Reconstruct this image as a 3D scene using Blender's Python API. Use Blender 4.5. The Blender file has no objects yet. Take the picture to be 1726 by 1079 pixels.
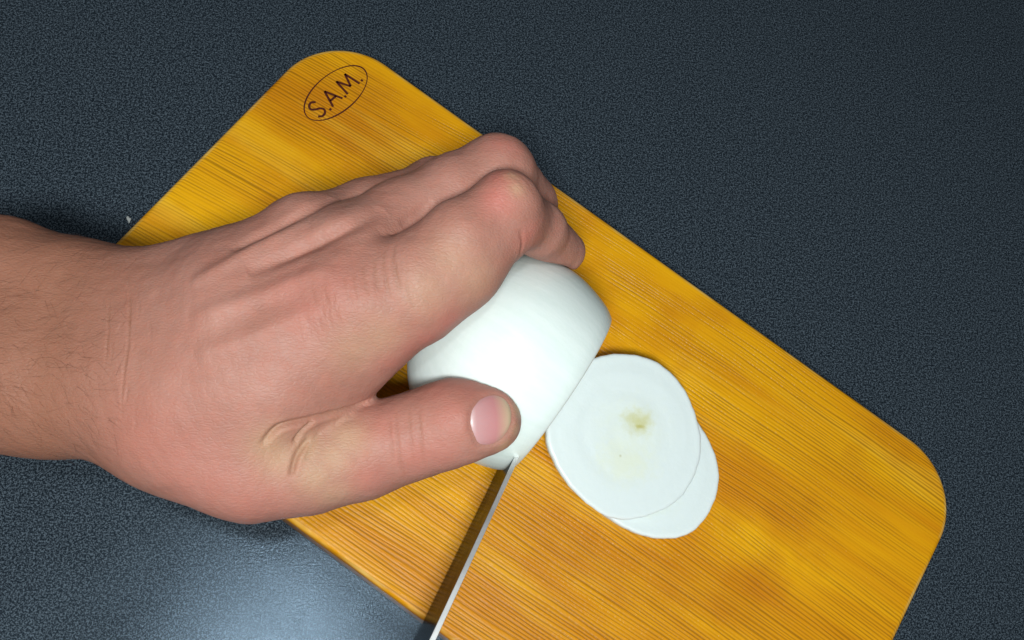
import bpy, bmesh, math, random
import numpy as np
from mathutils import Vector, Matrix
from mathutils.bvhtree import BVHTree

random.seed(4); rng = np.random.default_rng(4)
SC = bpy.context.scene
COL = SC.collection

# ------------------------------------------------------------ camera
F, CX, CY = 1600.0, 863.0, 539.5            # focal length and centre in photograph pixels
R = np.array([[0.98267, -0.059886, -0.175424], [0.0, 0.946375, -0.323071], [0.185365, 0.317472, 0.929974]])
TOP = 0.018                                  # board thickness: board top lies at z = TOP
CAMZ = 0.31                                  # camera height above the board top
cam_d = bpy.data.cameras.new('camera'); cam = bpy.data.objects.new('camera', cam_d); COL.objects.link(cam)
M = Matrix(R.tolist()).to_4x4(); M.translation = (0, 0, TOP + CAMZ)
cam.matrix_world = M
cam_d.sensor_fit = 'HORIZONTAL'; cam_d.sensor_width = 36; cam_d.lens = F / 1726 * 36
cam_d.clip_start = 0.01; cam_d.clip_end = 20
SC.camera = cam

# ------------------------------------------------------------ light
w = bpy.data.worlds.new('World'); SC.world = w; w.use_nodes = True
w.node_tree.nodes['Background'].inputs[0].default_value = (0.80, 0.93, 1.0, 1)
w.node_tree.nodes['Background'].inputs[1].default_value = 0.06
def area(name, loc, target, size, power, col):
    d = bpy.data.lights.new(name, 'AREA'); d.shape = 'DISK'; d.size = size; d.energy = power; d.color = col
    o = bpy.data.objects.new(name, d); COL.objects.link(o); o.location = loc
    o.rotation_euler = (Vector(target) - Vector(loc)).to_track_quat('-Z', 'Y').to_euler()
    return o
area('worktop_lamp', (-0.055, -0.17, 0.60), (0.02, 0.06, 0), 0.11, 4.4, (0.95, 1.0, 0.99))
area('ceiling_lamp', (-0.055, -0.005, 1.10), (0.0, 0.05, 0), 0.075, 2.0, (0.90, 0.97, 1.0))
SC.view_settings.view_transform = 'Standard'; SC.view_settings.look = 'None'
SC.view_settings.exposure = 0; SC.view_settings.gamma = 1

# ------------------------------------------------------------ helpers
def at(px, py, h=0.0):
    """place on the level h metres above the board top that stands at this spot of the photograph"""
    r = R @ np.array([(px - CX) / F, -(py - CY) / F, -1.0])
    return np.array([0, 0, TOP + CAMZ]) + r * ((CAMZ - h) / -r[2])
def depth(p):
    return -((np.asarray(p) - np.array([0, 0, TOP + CAMZ])) @ R)[..., 2]
def link(name, me, m=None, parent=None, smooth=True):
    o = bpy.data.objects.new(name, me); COL.objects.link(o)
    if m: me.materials.append(m)
    if smooth: me.polygons.foreach_set('use_smooth', [True] * len(me.polygons))
    if parent: o.parent = parent
    return o
def tag(o, label=None, cat=None, group=None, kind=None):
    for k, v in (('label', label), ('category', cat), ('group', group), ('kind', kind)):
        if v: o[k] = v
    return o
def pydata(name, v, f):
    me = bpy.data.meshes.new(name); me.from_pydata([tuple(map(float, p)) for p in v], [], f); me.update(); return me
def catmull(pts, n, closed=True):
    P = np.asarray(pts, float); N = len(P); out = []
    for i in range(N if closed else N - 1):
        g = lambda j: P[j % N] if closed else P[min(max(j, 0), N - 1)]
        p0, p1, p2, p3 = g(i - 1), g(i), g(i + 1), g(i + 2)
        for t in np.arange(n) / n:
            out.append(0.5 * (2 * p1 + (p2 - p0) * t + (2 * p0 - 5 * p1 + 4 * p2 - p3) * t * t + (3 * p1 - p0 - 3 * p2 + p3) * t ** 3))
    if not closed: out.append(P[-1])
    return np.array(out)

class Mat:
    def __init__(s, name):
        s.m = bpy.data.materials.new(name); s.m.use_nodes = True
        s.t = s.m.node_tree; s.b = s.t.nodes['Principled BSDF']
    def n(s, typ, **kw):
        x = s.t.nodes.new(typ)
        for k, v in kw.items():
            if k.startswith('i_'):
                x.inputs[k[2:].replace('_', ' ')].default_value = v
            else: setattr(x, k, v)
        return x
    def l(s, a, b): s.t.links.new(a, b)
    def math(s, op, a, b=None, c=None, clamp=False):
        x = s.t.nodes.new('ShaderNodeMath'); x.operation = op; x.use_clamp = clamp
        for i, v in enumerate((a, b, c)):
            if v is None: continue
            if isinstance(v, (int, float)): x.inputs[i].default_value = v
            else: s.l(v, x.inputs[i])
        return x.outputs[0]
    def mix(s, fac, a, b, blend='MIX'):
        x = s.t.nodes.new('ShaderNodeMix'); x.data_type = 'RGBA'; x.blend_type = blend
        for sock, v in ((x.inputs[0], fac), (x.inputs[6], a), (x.inputs[7], b)):
            if isinstance(v, (int, float)): sock.default_value = v
            elif isinstance(v, tuple): sock.default_value = (*v, 1) if len(v) == 3 else v
            else: s.l(v, sock)
        return x.outputs[2]
    def ramp(s, fac, stops, interp='LINEAR'):
        x = s.t.nodes.new('ShaderNodeValToRGB'); x.color_ramp.interpolation = interp
        e = x.color_ramp.elements
        while len(e) < len(stops): e.new(0.5)
        for el, (p, c) in zip(e, stops):
            el.position = p; el.color = (*c, 1) if isinstance(c, tuple) else (c, c, c, 1)
        s.l(fac, x.inputs[0]); return x.outputs[0]
    def noise(s, vec, scale, detail=2, rough=0.5, dist=0.0):
        x = s.n('ShaderNodeTexNoise'); x.inputs['Scale'].default_value = scale; x.inputs['Detail'].default_value = detail
        x.inputs['Roughness'].default_value = rough; x.inputs['Distortion'].default_value = dist
        s.l(vec, x.inputs['Vector']); return x.outputs[0]
    def mapping(s, vec, scale=(1, 1, 1), loc=(0, 0, 0), rot=(0, 0, 0)):
        x = s.n('ShaderNodeMapping'); x.inputs['Scale'].default_value = scale; x.inputs['Location'].default_value = loc
        x.inputs['Rotation'].default_value = rot; s.l(vec, x.inputs[0]); return x.outputs[0]
    def bump(s, height, strength, dist, normal=None):
        x = s.n('ShaderNodeBump'); x.inputs['Strength'].default_value = strength; x.inputs['Distance'].default_value = dist
        s.l(height, x.inputs['Height'])
        if normal: s.l(normal, x.inputs['Normal'])
        return x.outputs[0]
    def set(s, **kw):
        for k, v in kw.items():
            k = k.replace('_', ' ')
            if isinstance(v, (int, float, tuple)): s.b.inputs[k].default_value = (*v, 1) if isinstance(v, tuple) and len(v) == 3 and k != 'Subsurface Radius' else v
            else: s.l(v, s.b.inputs[k])
        return s.m

# ------------------------------------------------------------ materials
def mat_counter():
    k = Mat('navy_laminate'); co = k.n('ShaderNodeTexCoord').outputs['Object']
    fine = k.noise(co, 2300, 1, 0.5)
    mid = k.noise(co, 1350, 2, 0.6, 0.3)
    big = k.noise(co, 9, 3, 0.5)
    base = k.mix(k.ramp(big, [(0.3, 0.0), (0.7, 1.0)]), (0.0150, 0.0202, 0.0270), (0.0185, 0.0245, 0.0320))
    sp = k.ramp(k.math('ADD', k.math('MULTIPLY', fine, 0.5), k.math('MULTIPLY', mid, 0.5)), [(0.46, 0.0), (0.61, 1.0)])
    col = k.mix(sp, k.mix(0.70, base, (0.003, 0.006, 0.010)), k.mix(0.62, base, (0.120, 0.155, 0.190)))
    h = k.math('ADD', fine, mid)
    k.set(Base_Color=col, Roughness=k.math('MULTIPLY_ADD', k.noise(co, 26, 4, 0.65), 0.24, 0.07), Normal=k.bump(h, 0.10, 0.00035)); k.b.inputs['Specular IOR Level'].default_value = 0.45
    k.b.inputs['Specular Tint'].default_value = (0.58, 0.80, 1.0, 1)
    return k.m
def mat_board():
    k = Mat('varnished_pine'); co = k.n('ShaderNodeTexCoord').outputs['Object']
    # the rings run nearly along the board, cut a few degrees off its long side, and wander a little
    v = k.mapping(co, rot=(0, 0, math.radians(-3.2)))
    sep = k.n('ShaderNodeSeparateXYZ'); k.l(v, sep.inputs[0])
    warp1 = k.noise(k.mapping(v, (9, 34, 20)), 1, 2, 0.5)
    warp2 = k.noise(k.mapping(v, (45, 150, 60)), 1, 2, 0.5)
    y = k.math('ADD', sep.outputs[1], k.math('MULTIPLY', k.math('SUBTRACT', warp1, 0.5), 0.0065))
    y = k.math('ADD', y, k.math('MULTIPLY', k.math('SUBTRACT', warp2, 0.5), 0.0004))
    y = k.math('ADD', y, k.math('MULTIPLY', k.math('MULTIPLY', sep.outputs[0], sep.outputs[0]), 0.25))
    y = k.math('SUBTRACT', y, k.math('MULTIPLY', sep.outputs[2], 0.6))
    c1 = k.n('ShaderNodeCombineXYZ'); k.l(k.math('MULTIPLY', y, 260.0), c1.inputs[0]); k.l(k.math('MULTIPLY', sep.outputs[0], 3.0), c1.inputs[1])
    c2 = k.n('ShaderNodeCombineXYZ'); k.l(k.math('MULTIPLY', y, 820.0), c2.inputs[0]); k.l(k.math('MULTIPLY', sep.outputs[0], 9.0), c2.inputs[1])
    y = k.math('ADD', y, k.math('MULTIPLY', k.noise(c1.outputs[0], 1, 2, 0.5), 0.0022))
    own = k.ramp(k.noise(c2.outputs[0], 1, 2, 0.6), [(0.30, 0.0), (0.62, 1.0)])
    ph = k.math('MULTIPLY', y, 2 * math.pi / 0.00122)
    ring = k.math('MULTIPLY_ADD', k.math('SINE', ph), 0.5, 0.5)
    ring2 = k.math('MULTIPLY_ADD', k.math('SINE', k.math('MULTIPLY', ph, 0.37)), 0.5, 0.5)
    late = k.ramp(k.math('ADD', k.math('MULTIPLY', ring, 0.8), k.math('MULTIPLY', ring2, 0.2)), [(0.32, 0.0), (0.88, 1.0)])
    fade = k.ramp(k.noise(k.mapping(v, (12, 55, 30)), 1, 3, 0.6), [(0.36, 0.10), (0.56, 1.0)])
    fibre = k.noise(k.mapping(v, (120, 2600, 800)), 1, 3, 0.6)
    line = k.math('MULTIPLY', k.math('MULTIPLY', late, k.math('MULTIPLY_ADD', own, 0.85, 0.35)), k.math('MULTIPLY', fade, k.math('MULTIPLY_ADD', fibre, 1.5, 0.15)), clamp=True)
    band = k.ramp(k.noise(k.mapping(v, (7, 52, 20)), 1, 3, 0.55), [(0.36, 0.0), (0.66, 1.0)])
    pale = k.ramp(k.noise(k.mapping(v, (9, 75, 20), loc=(3, 1, 0)), 1, 2, 0.5), [(0.58, 0.0), (0.76, 1.0)])
    blot = k.ramp(k.noise(co, 34, 3, 0.55), [(0.5, 0.0), (0.75, 1.0)])
    base = k.mix(band, (0.74, 0.360, 0.0030), (0.56, 0.205, 0.0025))
    base = k.mix(k.math('MULTIPLY', pale, 0.55), base, (0.82, 0.49, 0.040))
    base = k.mix(k.math('MULTIPLY', blot, 0.55), base, (0.44, 0.125, 0.004))
    col = k.mix(k.math('MULTIPLY', line, 0.84, clamp=True), base, k.mix(0.66, base, (0.09, 0.028, 0.001)))
    col = k.mix(k.math('MULTIPLY_ADD', fibre, 0.5, -0.1, clamp=True), col, k.mix(0.25, col, (0.85, 0.52, 0.03)))
    # the sawn edge has soaked up more stain
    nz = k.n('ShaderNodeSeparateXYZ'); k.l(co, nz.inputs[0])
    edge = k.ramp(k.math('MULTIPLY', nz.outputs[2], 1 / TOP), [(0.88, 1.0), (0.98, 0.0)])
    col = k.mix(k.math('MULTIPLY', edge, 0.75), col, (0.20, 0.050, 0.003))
    worn = k.math('MULTIPLY', k.ramp(k.math('MULTIPLY', nz.outputs[2], 1 / TOP), [(0.93, 0.0), (0.972, 1.0), (0.99, 1.0), (0.9985, 0.0)]), k.ramp(k.noise(co, 55, 3, 0.6), [(0.42, 0.0), (0.62, 1.0)]))
    col = k.mix(k.math('MULTIPLY', worn, 0.55), col, (0.80, 0.56, 0.17))
    h = k.math('ADD', k.math('MULTIPLY', line, -1.0), k.math('MULTIPLY', fibre, 0.35))
    grit = k.noise(co, 900, 2, 0.5)
    nrm = k.bump(k.math('ADD', h, k.math('MULTIPLY', grit, 0.35)), 0.32, 0.0004)
    rough = k.math('MULTIPLY_ADD', k.noise(co, 60, 3, 0.6), 0.22, 0.30)
    k.b.inputs['Coat Weight'].default_value = 0.10; k.b.inputs['Coat Roughness'].default_value = 0.22
    k.l(k.bump(k.math('ADD', h, grit), 0.55, 0.0005), k.b.inputs['Coat Normal'])
    k.set(Base_Color=col, Roughness=rough, Normal=nrm); k.b.inputs['Specular IOR Level'].default_value = 0.13
    return k.m
def mat_onion(name, cut=False):
    k = Mat(name); co = k.n('ShaderNodeTexCoord').outputs['Object']
    if not cut:
        # faint fibres running from root to cut: fine in the angle round the axis (local x)
        sep = k.n('ShaderNodeSeparateXYZ'); k.l(co, sep.inputs[0])
        ang = k.math('ARCTAN2', sep.outputs[1], sep.outputs[2])
        cmb = k.n('ShaderNodeCombineXYZ'); k.l(k.math('MULTIPLY', ang, 9.0), cmb.inputs[0]); k.l(k.math('MULTIPLY', sep.outputs[0], 30), cmb.inputs[1])
        vein = k.noise(cmb.outputs[0], 1.0, 3, 0.6)
        big = k.noise(co, 45, 2, 0.5)
        col = k.mix(k.ramp(vein, [(0.35, 0.0), (0.7, 1.0)]), (0.69, 0.77, 0.74), (0.745, 0.815, 0.79))
        col = k.mix(k.math('MULTIPLY', k.ramp(big, [(0.5, 0.0), (0.75, 1.0)]), 0.35), col, (0.66, 0.74, 0.64))
        nrm = k.bump(k.math('ADD', vein, k.noise(co, 600, 2, 0.5)), 0.16, 0.0004)
        k.set(Base_Color=col, Roughness=0.33, Normal=nrm, Subsurface_Weight=0.45, Subsurface_Radius=(1.0, 0.95, 0.85), Subsurface_Scale=0.004)
    else:
        sep = k.n('ShaderNodeSeparateXYZ'); k.l(co, sep.inputs[0])
        wob = k.noise(co, 70, 2, 0.5)
        r = k.math('SQRT', k.math('ADD', k.math('POWER', sep.outputs[0], 2.0), k.math('POWER', sep.outputs[1], 2.0)))
        r = k.math('ADD', r, k.math('MULTIPLY', k.math('SUBTRACT', wob, 0.5), 0.004))
        ringw = k.math('MULTIPLY_ADD', k.math('SINE', k.math('MULTIPLY', r, 2 * math.pi / 0.0052)), 0.5, 0.5)
        ringl = k.ramp(ringw, [(0.80, 0.0), (1.0, 1.0)])
        col = k.mix(k.math('MULTIPLY', ringl, 0.06), (0.685, 0.75, 0.745), (0.62, 0.68, 0.66))
        def spot(x, y, rx, ry, c, amt, col, soft=0.0):
            dx = k.math('MULTIPLY', k.math('SUBTRACT', sep.outputs[0], x), 1 / rx); dy = k.math('MULTIPLY', k.math('SUBTRACT', sep.outputs[1], y), 1 / ry)
            d = k.math('SQRT', k.math('ADD', k.math('POWER', dx, 2.0), k.math('POWER', dy, 2.0)))
            d = k.math('ADD', d, k.math('MULTIPLY', k.math('SUBTRACT', k.noise(co, 420, 3, 0.6), 0.5), 0.9))
            return k.mix(k.math('MULTIPLY', k.ramp(d, [(soft, 1.0), (1.0, 0.0)], 'EASE'), amt), col, c)
        col = spot(0.000, -0.009, 0.0150, 0.0110, (0.70, 0.73, 0.56), 0.6, col)
        col = spot(0.002, 0.002, 0.0190, 0.0170, (0.71, 0.76, 0.66), 0.5, col)
        col = spot(0.0045, 0.0048, 0.0078, 0.0062, (0.56, 0.55, 0.26), 0.85, col)
        col = spot(0.0050, 0.0030, 0.0020, 0.0009, (0.46, 0.42, 0.12), 0.70, col)
        col = spot(-0.0020, -0.0070, 0.0007, 0.0007, (0.45, 0.42, 0.22), 0.6, col)
        nrm = k.bump(k.math('ADD', k.math('MULTIPLY', ringw, 0.4), k.math('ADD', k.math('MULTIPLY', k.noise(co, 700, 2, 0.5), 0.6), k.math('MULTIPLY', k.noise(co, 130, 2, 0.5), 2.5))), 0.22, 0.0004)
        k.set(Base_Color=col, Roughness=0.28, Normal=nrm, Subsurface_Weight=0.5, Subsurface_Radius=(1.0, 0.95, 0.85), Subsurface_Scale=0.003)
    k.b.inputs['Specular IOR Level'].default_value = 0.4
    return k.m
def mat_steel(name, rough, c=(0.62, 0.60, 0.57), edge=(1, 1, 1)):
    k = Mat(name); co = k.n('ShaderNodeTexCoord').outputs['Object']
    br = k.noise(k.mapping(co, (40, 40, 2500)), 1, 2, 0.5)
    sm = k.noise(co, 90, 3, 0.6)
    k.set(Base_Color=k.mix(br, tuple(x * 0.85 for x in c), c), Metallic=1.0, Roughness=k.math('MULTIPLY_ADD', sm, 0.15, rough), Normal=k.bump(br, 0.05, 0.0002))
    k.b.inputs['Specular Tint'].default_value = (*edge, 1)
    return k.m
def mat_plain(name, c, rough=0.5, spec=0.4, nscale=200, amt=0.3):
    k = Mat(name); co = k.n('ShaderNodeTexCoord').outputs['Object']
    n = k.noise(co, nscale, 3, 0.6)
    k.set(Base_Color=k.mix(n, tuple(x * (1 - amt) for x in c), c), Roughness=rough, Normal=k.bump(n, 0.1, 0.0002))
    k.b.inputs['Specular IOR Level'].default_value = spec
    return k.m
def mat_skin():
    k = Mat('skin'); co = k.n('ShaderNodeTexCoord').outputs['Object']
    at_ = k.n('ShaderNodeAttribute', attribute_name='tint'); sp = k.n('ShaderNodeSeparateColor'); k.l(at_.outputs['Color'], sp.inputs[0])
    red, pale, tan_shade = sp.outputs
    big = k.noise(co, 55, 3, 0.6); mot = k.noise(co, 260, 3, 0.65); fin = k.noise(co, 1500, 2, 0.6)
    col = k.mix(k.ramp(big, [(0.3, 0.0), (0.7, 1.0)]), (0.350, 0.158, 0.120), (0.435, 0.218, 0.172))
    col = k.mix(k.math('MULTIPLY', k.ramp(mot, [(0.42, 0.0), (0.72, 1.0)]), 0.34), col, (0.47, 0.175, 0.125))
    col = k.mix(tan_shade, col, (0.275, 0.118, 0.070))
    col = k.mix(red, col, (0.50, 0.160, 0.130))
    col = k.mix(pale, col, (0.52, 0.36, 0.215))
    col = k.mix(k.math('MULTIPLY', fin, 0.16), col, (0.32, 0.12, 0.07))
    # skin relief: fine crossed furrows and pores
    vo = k.n('ShaderNodeTexVoronoi', feature='DISTANCE_TO_EDGE'); vo.inputs['Scale'].default_value = 950
    k.l(k.mapping(co, (0.55, 1.25, 1)), vo.inputs['Vector'])
    cells = k.ramp(vo.outputs['Distance'], [(0.0, 0.0), (0.22, 1.0)])
    furrow = k.noise(k.mapping(co, (1300, 260, 500)), 1, 3, 0.65)
    h = k.math('ADD', k.math('MULTIPLY', cells, 0.5), k.math('ADD', k.math('MULTIPLY', furrow, 0.45), k.math('MULTIPLY', mot, 0.35)))
    nrm = k.bump(h, 0.36, 0.0003)
    k.set(Base_Color=col, Roughness=k.math('MULTIPLY_ADD', mot, 0.20, 0.43), Normal=nrm, Subsurface_Weight=0.28, Subsurface_Radius=(1.0, 0.36, 0.2), Subsurface_Scale=0.0035)
    k.b.inputs['Specular IOR Level'].default_value = 0.25
    return k.m

# ------------------------------------------------------------ countertop
me = pydata('countertop', [(-1.2, -1.0, 0), (1.3, -1.0, 0), (1.3, 1.4, 0), (-1.2, 1.4, 0), (-1.2, -1.0, -0.04), (1.3, -1.0, -0.04), (1.3, 1.4, -0.04), (-1.2, 1.4, -0.04)],
            [(0, 1, 2, 3), (7, 6, 5, 4), (0, 4, 5, 1), (1, 5, 6, 2), (2, 6, 7, 3), (3, 7, 4, 0)])
tag(link('countertop', me, mat_counter(), smooth=False), kind='structure')

# ------------------------------------------------------------ cutting board
BL, BW, BR = 0.2910, 0.1533, 0.026
BC = (0.06555, 0.07576); BA = math.radians(-34.466)
def board_mesh():
    def outline(ins):
        pts = []; r = BR - ins
        for cx, cy, a0 in ((BL/2-BR, BW/2-BR, 0), (-BL/2+BR, BW/2-BR, 90), (-BL/2+BR, -BW/2+BR, 180), (BL/2-BR, -BW/2+BR, 270)):
            for i in range(25):
                a = math.radians(a0 + 90 * i / 24); pts.append((cx + r*math.cos(a), cy + r*math.sin(a)))
        return pts
    prof = [(0.0030, 0.0), (0.0010, 0.0008), (0.0, 0.0030)]
    RR = 0.0022
    for i in range(9):
        a = math.radians(90 * i / 8); prof.append((RR - RR*math.cos(a), TOP - RR + RR*math.sin(a)))
    v, f, n = [], [], 100
    for ins, z in prof:
        v += [(x, y, z) for x, y in outline(ins)]
    for j in range(len(prof) - 1):
        for i in range(n):
            f.append((j*n+i, j*n+(i+1) % n, (j+1)*n+(i+1) % n, (j+1)*n+i))
    f.append(tuple(reversed(range(n)))); f.append(tuple((len(prof)-1)*n + i for i in range(n)))
    return pydata('cutting_board', v, f)
bo = link('cutting_board', board_mesh(), mat_board())
bo.location = (BC[0], BC[1], 0); bo.rotation_euler = (0, 0, BA)
bo.data.polygons[len(bo.data.polygons)-1].use_smooth = False
tag(bo, 'varnished yellow wooden cutting board with rounded corners lying on the dark countertop', 'cutting board')
def to_board(p):
    d = np.asarray(p)[:2] - np.array(BC); c, s = math.cos(-BA), math.sin(-BA)
    return np.array([c*d[0] - s*d[1], s*d[0] + c*d[1]])
ink = mat_plain('burnt_brand', (0.085, 0.014, 0.006), 0.5, 0.3, 900, 0.4)
e0, e1 = to_board(at(519, 198)), to_board(at(612.5, 116)); ec = (e0 + e1) / 2; ea = np.linalg.norm(e1 - e0) / 2
ed = (e1 - e0) / np.linalg.norm(e1 - e0); ex = math.atan2(ed[1], ed[0])
def ring_mesh(a, b, wd, z, n=120):
    v, f = [], []
    for i in range(n):
        t = 2*math.pi*i/n; ww = wd*(1 + 0.25*math.sin(3*t + 1))
        for s, zz in ((-1, -0.0002), (-1, z), (1, z), (1, -0.0002)):
            v.append(((a + s*ww/2)*math.cos(t), (b + s*ww/2)*math.sin(t), TOP + zz))
    for i in range(n):
        j = (i+1) % n
        for q in range(3): f.append((4*i+q, 4*i+q+1, 4*j+q+1, 4*j+q))
    return pydata('brand_oval', v, f)
ov = link('brand_oval', ring_mesh(ea, ea*0.50, 0.00048, 0.00006), ink, bo, smooth=False)
ov.location = (ec[0], ec[1], 0); ov.rotation_euler = (0, 0, ex)
def strokes(lines, wd, z):
    v, f = [], []
    for pl in lines:
        P = np.array(pl, float)
        if len(P) == 1: P = np.array([P[0] - [wd*0.5, 0], P[0] + [wd*0.5, 0]])
        T = np.gradient(P, axis=0); T /= np.linalg.norm(T, axis=1)[:, None] + 1e-12; N = np.stack([-T[:, 1], T[:, 0]], 1)
        b = len(v)
        for p, nn in zip(P, N):
            for s, zz in ((-1, -0.0002), (-1, z), (1, z), (1, -0.0002)): v.append((*(p + nn*s*wd/2), TOP + zz))
        for i in range(len(P)-1):
            for q in range(3): f.append((b+4*i+q, b+4*(i+1)+q, b+4*(i+1)+q+1, b+4*i+q+1))
    return v, f
H = 0.0066
def letter(lines, x, y0, wscale): return [[(x + p[0]*wscale, y0 + p[1]*H) for p in l] for l in lines]
S_ = [catmull([(0.92, 0.84), (0.6, 1.0), (0.2, 0.92), (0.08, 0.72), (0.35, 0.54), (0.72, 0.42), (0.92, 0.22), (0.7, 0.03), (0.3, 0.0), (0.0, 0.14)], 5, False).tolist()]
A_ = [[(0, 0), (0.5, 1.0)], [(0.5, 1.0), (1.0, 0)], [(0.2, 0.36), (0.82, 0.36)]]
M_ = [[(0, 0), (0.14, 1.0)], [(0.14, 1.0), (0.5, 0.22)], [(0.5, 0.22), (0.86, 1.0)], [(0.86, 1.0), (1.0, 0)]]
for nm, ls, x, y0, wsc in (('letter_s', S_, -0.0119, -0.0032, 0.0040), ('letter_a', A_, -0.0051, -0.0033, 0.0050), ('letter_m', M_, 0.0026, -0.0034, 0.0064)):
    v, f = strokes(letter(ls, x, y0, wsc), 0.00085, 0.00009)
    o = link(nm, pydata(nm, v, f), ink, bo, smooth=False); o.location = (ec[0], ec[1], 0); o.rotation_euler = (0, 0, ex)
for x, y in ((-0.0066, -0.0033), (0.0012, -0.0034), (0.0106, -0.0030)):
    v, f = strokes([[(x, y)]], 0.0009, 0.00009)
    o = link('full_stop', pydata('full_stop', v, f), ink, bo, smooth=False); o.location = (ec[0], ec[1], 0); o.rotation_euler = (0, 0, ex)

# ------------------------------------------------------------ onion and slices
on1, on2 = at(1018, 545, 0.032), at(865, 790, 0.032)
cutd = (on1 - on2)[:2]; cutd /= np.linalg.norm(cutd)
axd = np.array([-cutd[1], cutd[0]])                     # from the cut face towards the root
ORAD = 0.0335
TILT = math.radians(2.5); AX = np.array([*(axd*math.cos(TILT)), math.sin(TILT)])   # the root end rides a little high
onc = np.array([*((on1 + on2)[:2] / 2), TOP + ORAD - 0.0018])   # centre of the cut face
OPROF = [(0.0, 0.0277), (0.0007, 0.0286), (0.004, 0.0305), (0.010, 0.0324), (0.017, 0.0335), (0.025, 0.0330), (0.033, 0.0300), (0.040, 0.0242), (0.045, 0.0178), (0.049, 0.0110), (0.053, 0.0062), (0.057, 0.0040), (0.0585, 0.0022)]
def onion_r(t):
    return np.interp(t, [p[0] for p in OPROF_S], [p[1] for p in OPROF_S])
OPROF_S = catmull(OPROF, 6, False)
def sdf_onion(P):
    """distance to the onion's skin (negative inside), good near the surface"""
    d = P - onc; t = d @ AX
    r = np.sqrt(np.maximum((d*d).sum(-1) - t*t, 0)); rr = onion_r(np.clip(t, 0, 0.0585))
    g = np.interp(t, OPROF_S[:, 0], np.gradient(OPROF_S[:, 1]) / (np.gradient(OPROF_S[:, 0]) + 1e-9)); g = np.clip(g, -3, 3)
    return np.maximum((r - rr) / np.sqrt(1 + g*g), -t)
def onion_mesh():
    n = 160; v, f = [], []
    prof = [(0.0, 0.006), (0.0, 0.014), (0.0, 0.022), (0.0, 0.0274)] + [tuple(p) for p in OPROF_S]
    prof[4] = (0.0002, prof[4][1])
    for t, r in prof:
        for i in range(n):
            a = 2*math.pi*i/n; rr = r*(1 + 0.010*math.sin(2*a + 0.6) * min(1, t/0.01 + .2) + 0.004*math.sin(5*a))
            v.append((t, rr*math.cos(a), rr*math.sin(a)))
    for j in range(len(prof)-1):
        for i in range(n): f.append((j*n+i, j*n+(i+1) % n, (j+1)*n+(i+1) % n, (j+1)*n+i))
    f.append(tuple(reversed(range(n)))); L = (len(prof)-1)*n; f.append(tuple(L+i for i in range(n)))
    return pydata('onion', v, f)
on = link('onion', onion_mesh(), mat_onion('onion_flesh'))
on.location = onc; on.rotation_euler = (0, -TILT, math.atan2(axd[1], axd[0]))
tag(on, 'peeled white onion lying on its side under the hand with its end cut off', 'onion')
def slice_mesh(name, outline_px, h0, h1, ctr_px, lean=0.0):
    """a slice: the outline at its upper face, a slightly narrower rounded lower face"""
    P = catmull([at(x, y, h1)[:2] for x, y in outline_px], 8); c = at(*ctr_px, h1)[:2]
    n = len(P); v, f = [], []
    D = P - c; q_ = np.arctan2(D[:, 1], D[:, 0])
    D = D * (1 + 0.0035*np.sin(9*q_ + h1*900) + 0.0025*np.sin(23*q_ + 1 + h1*500) + 0.002*np.sin(41*q_))[:, None]
    prof = [(0.90, h0), (0.955, h0 + 0.0004), (0.985, h0 + (h1-h0)*0.35), (1.0, h0 + (h1-h0)*0.75), (0.996, h1 - 0.0008), (0.984, h1 - 0.0002)]
    prof += [(s, h1 + 0.00009*math.cos(s*math.pi*5.5)) for s in (0.96, 0.93, 0.90, 0.86, 0.82, 0.78, 0.74, 0.70, 0.66, 0.6, 0.54, 0.48, 0.42, 0.36, 0.3, 0.24, 0.18, 0.12, 0.06)]
    for s, z in prof:
        for d in D: v.append((d[0]*s, d[1]*s, z + (z - h0)*lean*(d[0]*0.55 - d[1]*0.83)*s))
    for j in range(len(prof)-1):
        for i in range(n): f.append((j*n+i, j*n+(i+1) % n, (j+1)*n+(i+1) % n, (j+1)*n+i))
    f.append(tuple(reversed(range(n)))); L = (len(prof)-1)*n; f.append(tuple(L+i for i in range(n)))
    o = link(name, pydata(name, v, f), None); o.location = (c[0], c[1], TOP)
    return o
slice_m = mat_onion('onion_cut', True); slice_m2 = mat_onion('onion_cut_plain', True)
lo = slice_mesh('onion_slice', [(985, 700), (1035, 668), (1100, 662), (1160, 690), (1198, 745), (1214, 802), (1198, 862), (1165, 898), (1115, 908), (1066, 895), (1020, 868), (985, 825), (968, 760)], 0.0002, 0.0056, (1088, 785))
lo.data.materials.append(slice_m2)
tag(lo, 'lower onion slice, only its edge showing beyond the one lying on it', 'onion slice', 'cut onion slices')
up = slice_mesh('onion_slice', [(1046, 598), (1100, 609), (1143, 640), (1170, 685), (1186, 737), (1180, 790), (1155, 834), (1112, 862), (1066, 873), (1020, 866), (975, 832), (940, 790), (920, 740), (926, 700), (950, 655), (990, 611)], 0.0058, 0.0110, (1055, 733), -23.0)
up.data.materials.append(slice_m)
tag(up, 'upper onion slice with a yellow green core, lying on the other slice', 'onion slice', 'cut onion slices')

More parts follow.
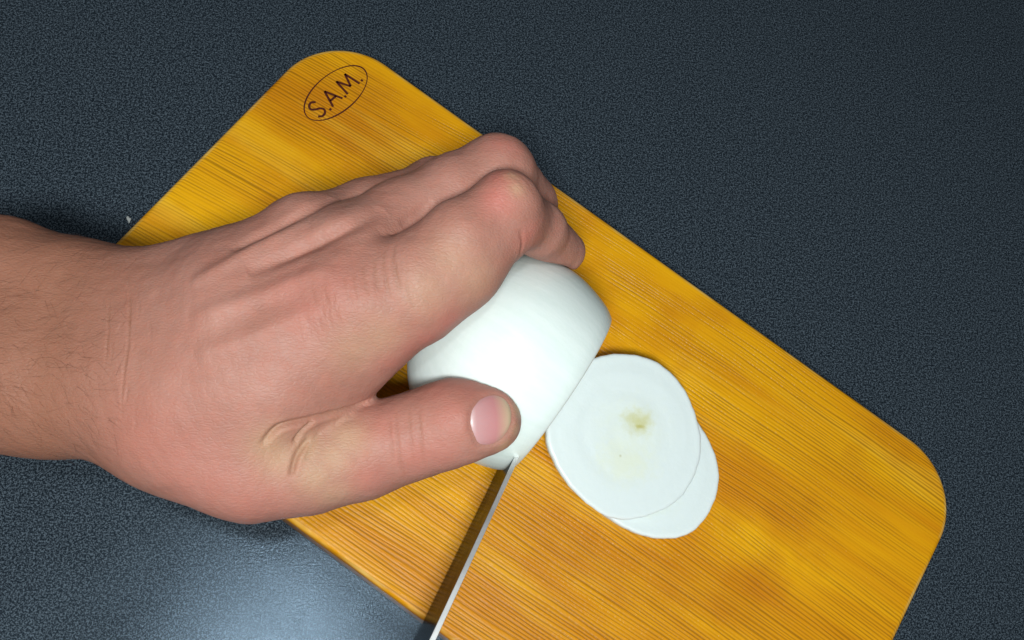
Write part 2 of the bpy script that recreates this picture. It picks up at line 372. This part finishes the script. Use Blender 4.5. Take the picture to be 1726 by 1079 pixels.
# ------------------------------------------------------------ knife
kn_off = 0.0012
k0 = onc[:2] - axd*kn_off
def knife():
    root = bpy.data.objects.new('kitchen_knife', None); COL.objects.link(root)
    b0, b1 = at(836, 797)[:2], at(714, 1047)[:2]
    d = (b0 - b1); d /= np.linalg.norm(d)
    heel = b1 - d*0.055; L = float((onc[:2] - heel) @ d) + 0.010
    root.location = (heel[0], heel[1], TOP); root.rotation_euler = (0, 0, math.atan2(d[1], d[0]))
    HB = 0.0575
    N = 40; v, f = [], []
    for i in range(N+1):
        x = L*i/N; u = i/N
        top = HB*(1 - 0.12*u - 0.28*u*u - 0.45*max(0, (u-0.80)/0.20)**2)
        bot = 0.0003 + 0.0*u
        if i == N: top = bot + 0.0025
        th = 0.0017*(1 - 0.35*u)
        hb = bot + 0.006*min(1, (top - bot)/0.02)
        sec = [(0.0, bot), (th*0.30, hb), (th*0.5, top - 0.00040), (th*0.44, top - 0.00021), (-th*0.44, top), (-th*0.5, top - 0.00012), (-th*0.30, hb)]
        for y, z in sec: v.append((x, y, z))
    n = len(sec)
    for i in range(N):
        for q in range(n): f.append((n*i+q, n*(i+1)+q, n*(i+1)+(q+1) % n, n*i+(q+1) % n))
    f.append(tuple(range(n))); f.append(tuple(reversed([n*N+q for q in range(n)])))
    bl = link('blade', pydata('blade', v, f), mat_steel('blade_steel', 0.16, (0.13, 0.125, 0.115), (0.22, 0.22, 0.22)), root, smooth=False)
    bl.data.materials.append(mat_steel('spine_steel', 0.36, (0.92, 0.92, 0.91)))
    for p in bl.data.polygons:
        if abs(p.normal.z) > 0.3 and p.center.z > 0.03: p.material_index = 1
    # handle beyond the frame
    v, f = [], []; N = 16; n = 16
    for i in range(N+1):
        u = i/N; x = 0.002 - 0.118*u; ry = 0.0085*(1 + 0.12*math.sin(u*6)); rz = 0.0125*(1 + 0.14*math.sin(u*7 + 1))
        if i in (0, N): ry *= 0.8; rz *= 0.85
        for q in range(n):
            a = 2*math.pi*q/n; v.append((x, ry*math.copysign(abs(math.cos(a))**0.7, math.cos(a)), 0.030 + rz*math.copysign(abs(math.sin(a))**0.8, math.sin(a)) - 0.004*u))
    for i in range(N):
        for q in range(n): f.append((n*i+q, n*(i+1)+q, n*(i+1)+(q+1) % n, n*i+(q+1) % n))
    f.append(tuple(range(n))); f.append(tuple(reversed([n*N+q for q in range(n)])))
    link('handle', pydata('handle', v, f), mat_plain('black_plastic', (0.02, 0.02, 0.022), 0.4), root)
    tag(root, 'steel kitchen knife standing on its edge on the board, its tip inside the onion', 'knife')
knife()

# ------------------------------------------------------------ hand and forearm: one implicit surface
VOX = 0.0008
def J(px, py, rpx, h):
    p = at(px, py, h); return p, rpx * depth(p) / F
def chain(*js): return [J(*j) for j in js]
# each joint: photo x, photo y, radius in photo pixels at that depth, height above the board
arm_a = chain((-620, 440, 140, 0.018), (-300, 472, 124, 0.026), (0, 488, 115, 0.033), (120, 509, 104, 0.037), (215, 524, 98, 0.041))
arm_b = chain((-620, 640, 136, 0.018), (-300, 628, 118, 0.026), (0, 630, 112, 0.033), (120, 645, 104, 0.037), (215, 655, 98, 0.041))
mc_i = chain((215, 640, 104, 0.043), (400, 590, 104, 0.056), (590, 512, 92, 0.070))
mc_m = chain((215, 590, 108, 0.043), (400, 520, 92, 0.060), (592, 430, 82, 0.069))
mc_r = chain((215, 545, 102, 0.042), (380, 482, 84, 0.055), (515, 402, 74, 0.062))
mc_p = chain((215, 525, 98, 0.040), (330, 490, 80, 0.046), (440, 434, 58, 0.050))
base_i = chain((520, 575, 100, 0.058), (645, 545, 69, 0.068))
thenar = chain((230, 648, 92, 0.041), (310, 714, 98, 0.043), (400, 768, 100, 0.046))
web = chain((330, 660, 115, 0.046), (470, 640, 100, 0.052), (575, 600, 74, 0.055))
thumb = chain((325, 738, 104, 0.044), (425, 775, 98, 0.045), (520, 774, 85, 0.045), (610, 760, 75, 0.047), (695, 735, 67, 0.051), (765, 713, 65, 0.055), (820, 707, 60, 0.055))
f_i = chain((590, 492, 80, 0.073), (692, 456, 58, 0.079), (775, 392, 53, 0.083), (850, 340, 49, 0.083), (908, 388, 44, 0.065), (951, 424, 37, 0.048))
f_i2 = chain((600, 532, 80, 0.068), (699, 514, 55, 0.073), (780, 454, 49, 0.076), (850, 383, 43, 0.078))
f_m = chain((592, 430, 82, 0.069), (680, 374, 70, 0.064), (770, 327, 67, 0.064), (836, 293, 64, 0.066), (885, 345, 52, 0.048), (905, 395, 42, 0.030))
f_r = chain((515, 402, 72, 0.060), (620, 366, 61, 0.055), (735, 324, 56, 0.047), (800, 345, 50, 0.042), (830, 390, 42, 0.022))
palmside = chain((420, 640, 90, 0.032), (540, 615, 70, 0.020), (600, 620, 50, 0.006))
f_p = chain((440, 434, 58, 0.050), (540, 382, 54, 0.048), (610, 360, 48, 0.040), (660, 385, 42, 0.024), (690, 420, 36, 0.012))

ALL = [arm_a, arm_b, mc_i, mc_m, mc_r, mc_p, thenar, web, thumb, f_i, f_i2, f_m, f_r, f_p]
pts = np.array([p for c in ALL for p, r in c]); rad = np.array([r for c in ALL for p, r in c])
lo_ = (pts - rad[:, None]).min(0) - 0.006; hi_ = (pts + rad[:, None]).max(0) + 0.006
dims = np.ceil((hi_ - lo_) / VOX).astype(int) + 1
print('SDF grid', dims)
gx, gy, gz = [(lo_[i] + VOX*np.arange(dims[i])).astype(np.float32) for i in range(3)]
BIG = np.float32(0.02)
def new(): return np.full(tuple(dims), BIG, np.float32)
def smin(a, b, k):
    h = np.maximum(k - np.abs(a - b), 0) / k
    return np.minimum(a, b) - h*h*k*np.float32(0.25)
def add(fld, c, k):
    """smooth-union a chain of tapered capsules into the field, working only inside its bounding box"""
    for (p0, r0), (p1, r1) in zip(c[:-1], c[1:]):
        m = max(k, 0.003) + 0.003
        a = np.maximum(((np.minimum(p0 - r0, p1 - r1) - m - lo_) / VOX).astype(int), 0)
        b = np.minimum(((np.maximum(p0 + r0, p1 + r1) + m - lo_) / VOX).astype(int) + 2, dims)
        sl = tuple(slice(a[i], b[i]) for i in range(3))
        X = gx[sl[0]][:, None, None] - np.float32(p0[0]); Y = gy[sl[1]][None, :, None] - np.float32(p0[1]); Z = gz[sl[2]][None, None, :] - np.float32(p0[2])
        d = (p1 - p0).astype(np.float32); L2 = float(d @ d); t = np.clip((X*d[0] + Y*d[1] + Z*d[2]) / L2, 0, 1)
        s = np.sqrt((X - t*d[0])**2 + (Y - t*d[1])**2 + (Z - t*d[2])**2) - (r0 + (r1 - r0)*t).astype(np.float32)
        fld[sl] = smin(fld[sl], s, np.float32(k))
    return fld
palm = new()
for c, k in ((arm_a, .006), (arm_b, .014), (mc_i, .010), (mc_m, .006), (mc_r, .006), (mc_p, .006), (thenar, .014), (web, .014), (palmside, .010), (base_i, .012)): add(palm, c, k)
th = add(new(), thumb, .006); palm = smin(palm, th, np.float32(.0020))
fing = None
for c in (f_i, f_m, f_r, f_p):
    g = add(new(), c, .003)
    if c is f_i: g = add(g, f_i2, .011)
    fing = g if fing is None else smin(fing, g, np.float32(.0006))
field = smin(palm, fing, np.float32(.0035))
del palm, th, fing
# the flesh flattens against the onion it holds
a = np.maximum(((onc - 0.075 - lo_) / VOX).astype(int), 0); b = np.minimum(((onc + 0.075 - lo_) / VOX).astype(int), dims)
sl = tuple(slice(a[i], b[i]) for i in range(3))
G = np.stack(np.meshgrid(gx[sl[0]], gy[sl[1]], gz[sl[2]], indexing='ij'), -1).astype(np.float64)
so = sdf_onion(G).astype(np.float32) + 0
field[sl] = -smin(-field[sl], so - np.float32(0.0002), np.float32(0.0012)); del G, so
# and against the board it rests on
zb = (np.float32(TOP + 0.0004) - gz)[None, None, :]
field = np.maximum(field, np.where(gz[None, None, :] < TOP + 0.02, zb, -BIG))

def surface_nets(fd):
    S = fd < 0
    c = [(i, j, k) for i in (0, 1) for j in (0, 1) for k in (0, 1)]
    cut = lambda A, o: A[o[0]:A.shape[0]-1+o[0], o[1]:A.shape[1]-1+o[1], o[2]:A.shape[2]-1+o[2]]
    cnt = sum(cut(S, o).astype(np.uint8) for o in c)
    act = np.argwhere((cnt > 0) & (cnt < 8))
    idx = np.full(cnt.shape, -1, np.int32); idx[tuple(act.T)] = np.arange(len(act))
    val = {o: fd[act[:, 0]+o[0], act[:, 1]+o[1], act[:, 2]+o[2]] for o in c}
    acc = np.zeros((len(act), 3)); num = np.zeros(len(act))
    for o in c:
        for ax in range(3):
            if o[ax]: continue
            q = list(o); q[ax] = 1; q = tuple(q)
            va, vb = val[o], val[q]; m = (va < 0) != (vb < 0)
            t = np.where(m, va / np.where(m, va - vb, 1), 0)
            p = np.tile(np.array(o, float), (len(act), 1)); p[:, ax] = t
            acc[m] += p[m]; num[m] += 1
    V = (act + acc / num[:, None])
    Fs = []
    for ax in range(3):
        u, w_ = (ax+1) % 3, (ax+2) % 3
        s0 = [slice(1, -1)]*3; s0[ax] = slice(0, -1); s1 = [slice(1, -1)]*3; s1[ax] = slice(1, None)
        A, B = S[tuple(s0)], S[tuple(s1)]
        for flip in (False, True):
            e = np.argwhere((A & ~B) if not flip else (~A & B)); off = np.ones(3, int); off[ax] = 0; e = e + off
            q = []
            for du, dw in ((-1, -1), (0, -1), (0, 0), (-1, 0)):
                g = e.copy(); g[:, u] += du; g[:, w_] += dw; q.append(idx[g[:, 0], g[:, 1], g[:, 2]])
            q = np.stack(q, 1); Fs.append(q[:, ::-1] if flip else q)
    return V, np.concatenate(Fs)
V, FQ = surface_nets(field); del field
V = lo_ + V*VOX
def relax(V, FQ, it, lam):
    E = np.concatenate([FQ[:, [0, 1]], FQ[:, [1, 2]], FQ[:, [2, 3]], FQ[:, [3, 0]]]); E = np.concatenate([E, E[:, ::-1]])
    n = np.bincount(E[:, 0], minlength=len(V))[:, None]
    for i in range(it):
        for l_ in (lam, -lam*1.03):
            s = np.stack([np.bincount(E[:, 0], V[E[:, 1], a], len(V)) for a in range(3)], 1) / np.maximum(n, 1)
            V = V + l_*(s - V)
    return V
V = relax(V, FQ, 4, 0.55)
def quad_mesh(name, V, FQ):
    me = bpy.data.meshes.new(name); me.vertices.add(len(V)); me.vertices.foreach_set('co', V.astype(np.float32).ravel())
    me.loops.add(FQ.size); me.loops.foreach_set('vertex_index', FQ.astype(np.int32).ravel())
    me.polygons.add(len(FQ)); me.polygons.foreach_set('loop_start', np.arange(0, FQ.size, 4, dtype=np.int32))
    me.update(calc_edges=True); me.validate(); return me
me = quad_mesh('person', V, FQ)
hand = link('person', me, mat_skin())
sub = hand.modifiers.new('fine', 'SUBSURF'); sub.levels = 1; sub.render_levels = 1
dg = bpy.context.evaluated_depsgraph_get()
fine = bpy.data.meshes.new_from_object(hand.evaluated_get(dg)); hand.modifiers.clear(); fine.name = 'person'; old = hand.data; hand.data = fine; bpy.data.meshes.remove(old)
me = hand.data
nv = len(me.vertices); V = np.empty(nv*3, np.float32); me.vertices.foreach_get('co', V); V = V.reshape(-1, 3).astype(np.float64)
NR = np.empty(nv*3, np.float32); me.vertex_normals.foreach_get('vector', NR); NR = NR.reshape(-1, 3).astype(np.float64)
print('hand verts', nv, 'polys', len(me.polygons))
bvh = BVHTree.FromPolygons([tuple(p) for p in V], [tuple(p.vertices) for p in me.polygons])
EYE = np.array([0, 0, TOP + CAMZ])
def on_skin(px, py):
    d = R @ np.array([(px - CX)/F, -(py - CY)/F, -1.0]); hit = bvh.ray_cast(Vector(EYE), Vector(d))
    return None if hit[0] is None else np.array(hit[0])
def dist_poly(P, pts):
    best = np.full(len(P), 1e3); tt = np.zeros(len(P))
    for i in range(len(pts)-1):
        a, b = pts[i], pts[i+1]; d = b - a; t = np.clip(((P - a) @ d) / max(d @ d, 1e-12), 0, 1)
        q = np.linalg.norm(P - a - t[:, None]*d, axis=1); m = q < best; best[m] = q[m]; tt[m] = (i + t[m]) / (len(pts)-1)
    return best, tt
disp = np.zeros(nv)
def crease(px, width, dep, taper=True, rim=0.08):
    """a fold (positive depth) or a raised cord (negative) along a line on the skin; widths and depths in millimetres"""
    global disp
    pts = [on_skin(x, y) for x, y in catmull(px, 5, False)]; pts = np.array([p for p in pts if p is not None])
    if len(pts) < 2: return
    wd = width*0.001; m = np.where(((V > pts.min(0) - 4*wd) & (V < pts.max(0) + 4*wd)).all(1))[0]
    d, t = dist_poly(V[m], pts)
    g = np.exp(-(d/wd)**2) - rim*np.exp(-((d - 2.0*wd)/(1.1*wd))**2)
    if taper: g *= np.clip(np.minimum(t, 1-t)*4, 0, 1)**0.7
    disp[m] -= dep*0.001*g
def bulge(px, py, rad_, amt):
    global disp
    p = on_skin(px, py)
    if p is None: return
    d = np.linalg.norm(V - p, axis=1); disp += amt*0.001*np.exp(-(d/(rad_*0.001))**2)
FOLDS = [  # wrist folds left by a watch strap
    ([(216, 455), (219, 520), (216, 580), (208, 640), (206, 705)], 0.36, 0.26), ([(184, 500), (182, 560), (178, 620)], 0.34, 0.20),
    ([(172, 712), (190, 706), (206, 712)], 0.4, 0.25),
    # web of the thumb
    ([(440, 752), (468, 722), (520, 708), (585, 690), (622, 676)], 0.9, 1.6), ([(494, 748), (512, 724), (530, 711)], 0.6, 1.0), ([(490, 805), (500, 768), (522, 738)], 0.7, 1.1),
    ([(515, 780), (524, 752), (540, 728)], 0.6, 0.25),
    # thumb joint
    ([(668, 690), (669, 730), (676, 780), (684, 805)], 0.6, 0.38), ([(706, 690), (710, 740), (716, 785)], 0.55, 0.26), ([(657, 700), (659, 740), (664, 780)], 0.5, 0.22), ([(690, 685), (692, 730), (697, 780)], 0.5, 0.16),
    # root of the index finger
    ([(664, 408), (662, 435), (668, 462), (676, 490)], 0.7, 0.55), ([(648, 420), (646, 448), (652, 478), (660, 505)], 0.5, 0.28), ([(632, 432), (632, 460), (640, 492)], 0.5, 0.22), ([(612, 445), (614, 470), (622, 500)], 0.5, 0.2),
    ([(596, 455), (598, 480), (606, 506)], 0.5, 0.18), ([(684, 470), (690, 500), (700, 525)], 0.6, 0.18), ([(580, 465), (584, 488), (590, 508)], 0.45, 0.15), ([(545, 478), (550, 498), (556, 515)], 0.45, 0.13), ([(525, 484), (530, 502), (536, 518)], 0.45, 0.12),
    # inner crease of the bent index finger
    ([(876, 385), (880, 410), (876, 432)], 0.8, 0.7),
    # knuckle folds of the bent index joint
    ([(838, 300), (858, 316), (874, 338)], 0.45, 0.14), ([(850, 292), (872, 308), (888, 330)], 0.45, 0.14), ([(862, 292), (884, 308), (898, 330)], 0.45, 0.10),
]
for i, (px, wd, dp) in enumerate(FOLDS): crease(px, wd*(1.0 if i < 7 else 0.75), dp*(1.0 if i < 7 else 0.5))
crease([(674, 380), (700, 360), (730, 338)], 1.2, 0.6, True, 0.0)
for i in range(30):   # short wrinkles round the wrist
    x = random.gauss(200, 26); y = random.uniform(440, 730); l_ = random.uniform(8, 26); sl_ = random.uniform(-6, 6)
    crease([(x - sl_, y - l_), (x + random.uniform(-2, 2), y), (x + sl_, y + l_)], 0.34, random.uniform(0.05, 0.14), True, 0.1)
for i in range(26):   # fine crossed wrinkles over the index knuckle
    x = 500 + i*7.2 + random.uniform(-3, 3); y = 560 - (x - 500)*0.62 + random.uniform(-14, 14); l_ = random.uniform(14, 30)
    crease([(x, y - l_), (x + random.uniform(-3, 3), y), (x + 5, y + l_)], 0.32, random.uniform(0.05, 0.13), True, 0.1)
CORDS = [  # tendons (raised) and the valleys between them
    ([(330, 600), (430, 565), (540, 520)], 2.8, -0.9), ([(320, 540), (430, 500), (560, 450)], 2.6, -1.0), ([(320, 480), (410, 430), (520, 375)], 2.4, -1.0),
    ([(415, 458), (470, 436), (530, 408), (590, 382), (645, 352)], 2.4, 1.9), ([(470, 434), (530, 408), (590, 380)], 1.4, 0.5), ([(390, 425), (450, 392), (510, 360), (560, 336)], 1.8, 1.1),
    ([(560, 440), (600, 415), (640, 395)], 3.0, -0.4),
]
for px, wd, dp in CORDS: crease(px, wd, dp, True, 0.0)
for b in ((605, 495, 7, 0.4), (600, 405, 5, 0.5), (850, 315, 5, 0.6), (300, 640, 9, 0.4)): bulge(*b)
# thumbnail: frame on the skin
nailpts = [(794, 690), (808, 672), (832, 664), (850, 670), (861, 688), (863, 712), (854, 732), (836, 747), (808, 752), (797, 735), (791, 712)]
nail_poly = np.array(nailpts, float)
NC = np.array([829.0, 709.0])
def nail_pt(p):
    p = np.array(p)
    for i in range(12):
        q = on_skin(*(NC + (p - NC)*(1 - 0.03*i)))
        if q is not None and abs(np.linalg.norm(q - EYE) - np.linalg.norm(on_skin(*NC) - EYE)) < 0.008: return q
    return on_skin(*NC)
nail3 = np.array([nail_pt(p) for p in catmull(nailpts, 6)])
nloop = np.concatenate([nail3, nail3[:1]])
m = np.where(np.linalg.norm(V - nail3.mean(0), axis=1) < 0.014)[0]
d, t = dist_poly(V[m], nloop); 
cN = nail3.mean(0); e_ = nail3 - cN; nn_ = np.linalg.svd(e_)[2][2]
f1 = e_[0] - (e_[0] @ nn_)*nn_; f1 /= np.linalg.norm(f1); f2 = np.cross(nn_, f1)
def inside_poly(x, y, px, py):
    r = np.zeros(len(x), bool)
    for i in range(len(px)):
        j = i - 1; c_ = (py[i] > y) != (py[j] > y)
        with np.errstate(divide='ignore', invalid='ignore'): r ^= c_ & (x < (px[j] - px[i])*(y - py[i])/(py[j] - py[i]) + px[i])
    return r
q_ = V[m] - cN; inn = inside_poly(q_ @ f1, q_ @ f2, e_ @ f1, e_ @ f2) * np.clip(d/0.0012, 0, 1)
disp[m] -= 0.00028*np.exp(-(d/0.0006)**2) - 0.00012*np.exp(-((d-0.0019)/0.0011)**2) + 0.0006*inn
# undulation of the flesh
def wave_noise(P, f, seed, n=10):
    r = np.random.default_rng(seed); o = np.zeros(len(P))
    for i in range(n):
        k = r.normal(size=3); k *= f*r.uniform(0.6, 1.4)/np.linalg.norm(k); o += np.sin(P @ k + r.uniform(0, 6.28))
    return o/np.sqrt(n)
disp += 0.00022*wave_noise(V, 300, 1) + 0.00004*wave_noise(V, 1500, 2) + 0.000012*wave_noise(V, 4200, 3)
inside = sdf_onion(V) < 0.0012
disp[inside] = np.minimum(disp[inside], 0)
VN = V + NR*disp[:, None]
me.vertices.foreach_set('co', VN.astype(np.float32).ravel()); me.update()
# skin tint: r = flushed, g = pale (bloodless), b = tanned, plus shade painted in brown
tint = np.zeros((nv, 4), np.float32); tint[:, 3] = 1
def dab(ch, pts_px, rad_, amt):
    for x, y in pts_px:
        p = on_skin(x, y)
        if p is None: continue
        d = np.linalg.norm(V - p, axis=1); tint[:, ch] = np.maximum(tint[:, ch], amt*np.exp(-(d/(rad_*0.001))**2))
dab(0, [(838, 335), (846, 300)], 5.0, 0.8); dab(0, [(690, 590), (720, 575), (755, 545)], 4.5, 0.6); dab(0, [(660, 610)], 5, 0.5)
dab(0, [(900, 410), (890, 400)], 4.5, 0.6); dab(0, [(860, 245), (840, 240)], 4, 0.45); dab(0, [(500, 490), (560, 480), (520, 520)], 7, 0.30)
dab(0, [(740, 655), (790, 655), (760, 700), (700, 770), (620, 800), (640, 720), (740, 760)], 6.5, 0.40); dab(0, [(300, 780), (350, 820), (420, 850), (250, 750)], 12, 0.30)
dab(1, [(870, 320), (862, 300)], 2.2, 0.45); dab(1, [(470, 770), (520, 760), (560, 770), (530, 800), (585, 740), (455, 752)], 6.0, 0.52); dab(1, [(560, 830)], 6, 0.35)
dab(1, [(868, 668), (850, 652), (874, 690), (830, 648)], 2.6, 0.75); dab(1, [(870, 725), (850, 752)], 2.2, 0.5); dab(1, [(640, 570), (600, 590), (760, 440), (800, 470), (720, 490)], 7, 0.30)
for px, fold_tint in [(q[0], 0.75 if i_ < 2 else 0.6 if i_ < 7 else 0.35) for i_, q in enumerate(FOLDS)]:     # strap marks, and the shade in the folds painted as brown tint
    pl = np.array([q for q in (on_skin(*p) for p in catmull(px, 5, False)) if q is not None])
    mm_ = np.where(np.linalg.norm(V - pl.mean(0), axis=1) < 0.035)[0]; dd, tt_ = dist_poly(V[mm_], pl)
    tint[mm_, 2] = np.maximum(tint[mm_, 2], fold_tint*(0.85 + 0.15*np.sin(tt_*23))*np.clip(np.minimum(tt_, 1 - tt_)*5, 0, 1)*np.exp(-(dd/0.00055)**2))
ax_t = np.clip((at(330, 600, .05)[0] - V[:, 0]) / 0.035, 0, 1); tint[:, 2] = np.maximum(tint[:, 2], 0.80*ax_t)
pinky_shade = np.clip((V[:, 1] - (0.087 + 0.35*(V[:, 0] + 0.06))) / 0.03, 0, 1); tint[:, 2] = np.maximum(tint[:, 2], 0.45*pinky_shade*(V[:, 0] < 0.02))  # shaded little-finger side, painted into the brown tint
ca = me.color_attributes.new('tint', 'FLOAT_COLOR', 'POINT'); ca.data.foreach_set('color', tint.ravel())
me.polygons.foreach_set('use_smooth', np.ones(len(me.polygons), bool))
tag(hand, 'left hand and bare forearm of a person reaching in to hold the onion', 'person')

# nail plate: a curved sheet with real thickness lying in the groove
def nail():
    k = Mat('nail'); co = k.n('ShaderNodeTexCoord').outputs['Object']
    a_ = k.n('ShaderNodeAttribute', attribute_name='along')
    ridge = k.noise(k.mapping(co, (300, 2400, 2400), rot=(0, 0, math.radians(0))), 1, 2, 0.5)
    col = k.ramp(a_.outputs['Fac'], [(0.0, (0.62, 0.46, 0.45)), (0.16, (0.55, 0.30, 0.30)), (0.60, (0.52, 0.225, 0.225)), (0.78, (0.53, 0.32, 0.24)), (0.90, (0.53, 0.39, 0.26)), (1.0, (0.48, 0.34, 0.22))])
    k.set(Base_Color=col, Roughness=0.36, Normal=k.bump(ridge, 0.2, 0.0002), Subsurface_Weight=0.2, Subsurface_Radius=(1, .5, .4), Subsurface_Scale=0.002)
    b2 = BVHTree.FromPolygons([tuple(p) for p in VN], [tuple(p.vertices) for p in me.polygons])
    def hit(px, py):
        d = R @ np.array([(px - CX)/F, -(py - CY)/F, -1.0]); h = b2.ray_cast(Vector(EYE), Vector(d))
        return None if h[0] is None else (np.array(h[0]), np.array(h[1]))
    ring = catmull(nailpts, 6); c = ring.mean(0); n = len(ring)
    lv = [1.0, 0.96, 0.88, 0.76, 0.6, 0.42, 0.22]
    base = []; avg_n = np.zeros(3)
    for s in lv:
        for p in ring:
            for sh in range(12):
                g = hit(*(c + (p - c)*s*(1 - 0.03*sh)))
                if g and np.linalg.norm(g[0] - hit(*c)[0]) < 0.012: break
            base.append(g[0]); avg_n += g[1]
    hc, nn = hit(*c); base.append(hc); base = np.array(base); avg_n /= np.linalg.norm(avg_n)
    # smooth quadratic through the skin so the plate does not copy its wrinkles
    e1 = np.array([0.97, 0.10, 0]); e1 -= e1 @ avg_n*avg_n; e1 /= np.linalg.norm(e1); e2 = np.cross(avg_n, e1)
    q = base - hc; X, Y, Z = q @ e1, q @ e2, q @ avg_n
    A = np.stack([np.ones_like(X), X, Y, X*X, X*Y, Y*Y], 1); co_ = np.linalg.lstsq(A, Z, rcond=None)[0]
    Zs = A @ co_; Zs += 0.00034
    edge = np.array([s for s in lv for _ in ring] + [0.0]); Zs -= 0.00070*np.clip((edge - 0.80)/0.20, 0, 1)**2
    P = hc + X[:, None]*e1 + Y[:, None]*e2 + Zs[:, None]*avg_n
    v = [tuple(p) for p in P]; f = []
    for j in range(len(lv)-1):
        for i in range(n): f.append((j*n+i, j*n+(i+1) % n, (j+1)*n+(i+1) % n, (j+1)*n+i))
    for i in range(n): f.append(((len(lv)-1)*n+i, (len(lv)-1)*n+(i+1) % n, len(P)-1))
    b = len(v); v += [tuple(p - avg_n*0.0007) for p in P[:n]]
    for i in range(n): f.append((i, b+i, b+(i+1) % n, (i+1) % n))
    mm = pydata('thumbnail', v, f); bm = bmesh.new(); bm.from_mesh(mm); bmesh.ops.recalc_face_normals(bm, faces=bm.faces); bm.to_mesh(mm); bm.free()
    al = (X - X.min())/(X.max() - X.min()); al = np.concatenate([al, al[:n]]).astype(np.float32)
    at2 = mm.attributes.new('along', 'FLOAT', 'POINT'); at2.data.foreach_set('value', al)
    o = link('thumbnail', mm, k.m, hand)
nail()

# fine dark hairs on the forearm and wrist
def hairs():
    b2 = BVHTree.FromPolygons([tuple(p) for p in VN], [tuple(p.vertices) for p in me.polygons])
    v, f = [], []
    def spot(px, py):
        d = R @ np.array([(px - CX)/F, -(py - CY)/F, -1.0]); h = b2.ray_cast(Vector(EYE), Vector(d)); return h
    count = 0
    for tr in range(1500):
        px = random.uniform(-260, 215); py = random.uniform(375, 770)
        dens = 1.0 if px < 120 else max(0, 1 - (px - 120)/95)
        if random.random() > dens*(0.35 + 0.65*(0.5 + 0.5*math.sin(px*0.031 + py*0.017) * math.sin(py*0.026 - px*0.008))): continue
        h = spot(px, py)
        if h[0] is None: continue
        p = np.array(h[0]); n = np.array(h[1])
        if n @ (EYE - p) < 0: continue
        ang = random.gauss(-0.15, 0.5) + 0.9*(py - 560)/220*(-1)
        g = np.array([math.cos(ang), math.sin(ang), 0]); g -= g @ n*n; g /= np.linalg.norm(g) + 1e-9
        L = random.uniform(0.004, 0.010); side = np.cross(n, g); cv = random.gauss(0, 0.35); r0 = random.uniform(0.000012, 0.000026)
        b = len(v); S = 5
        for i in range(S+1):
            u = i/S; c = p + g*L*u + side*cv*L*u*u + n*(0.0001 + L*(0.22*u - 0.20*u*u)); r = r0*(1 - 0.8*u)
            for q in range(3):
                a = q*2.094; v.append(tuple(c + (side*math.cos(a) + n*math.sin(a))*r))
        for i in range(S):
            for q in range(3): f.append((b+3*i+q, b+3*i+(q+1) % 3, b+3*(i+1)+(q+1) % 3, b+3*(i+1)+q))
        count += 1
    o = link('arm_hair', pydata('arm_hair', v, f), mat_plain('brown_hair', (0.13, 0.06, 0.036), 0.45, 0.4), hand)
    o['kind'] = 'stuff'; print('hairs', count)
hairs()

# ------------------------------------------------------------ scraps
scrap_m = mat_plain('dry_scrap', (0.45, 0.47, 0.46), 0.5, 0.4, 400, 0.15)
def scrap(name, p, size, label, rz):
    bm = bmesh.new(); bmesh.ops.create_icosphere(bm, subdivisions=2, radius=1)
    for q in bm.verts:
        s = 1 + 0.35*math.sin(q.co.x*4.1 + q.co.y*3 + rz*5) ; q.co = Vector((q.co.x*size*s, q.co.y*size*0.55*s, (q.co.z + 1)*size*0.22 + 0.0003*q.co.x*q.co.y))
    mm = bpy.data.meshes.new(name); bm.to_mesh(mm); bm.free()
    o = link(name, mm, scrap_m); o.location = p; o.rotation_euler = (0, 0, rz)
    tag(o, label, 'food scrap')
p = at(218, 371, -TOP); scrap('onion_scrap', (p[0], p[1], 0.0), 0.0013, 'tiny white onion scrap on the countertop beside the corner of the board above the wrist', 1.9)
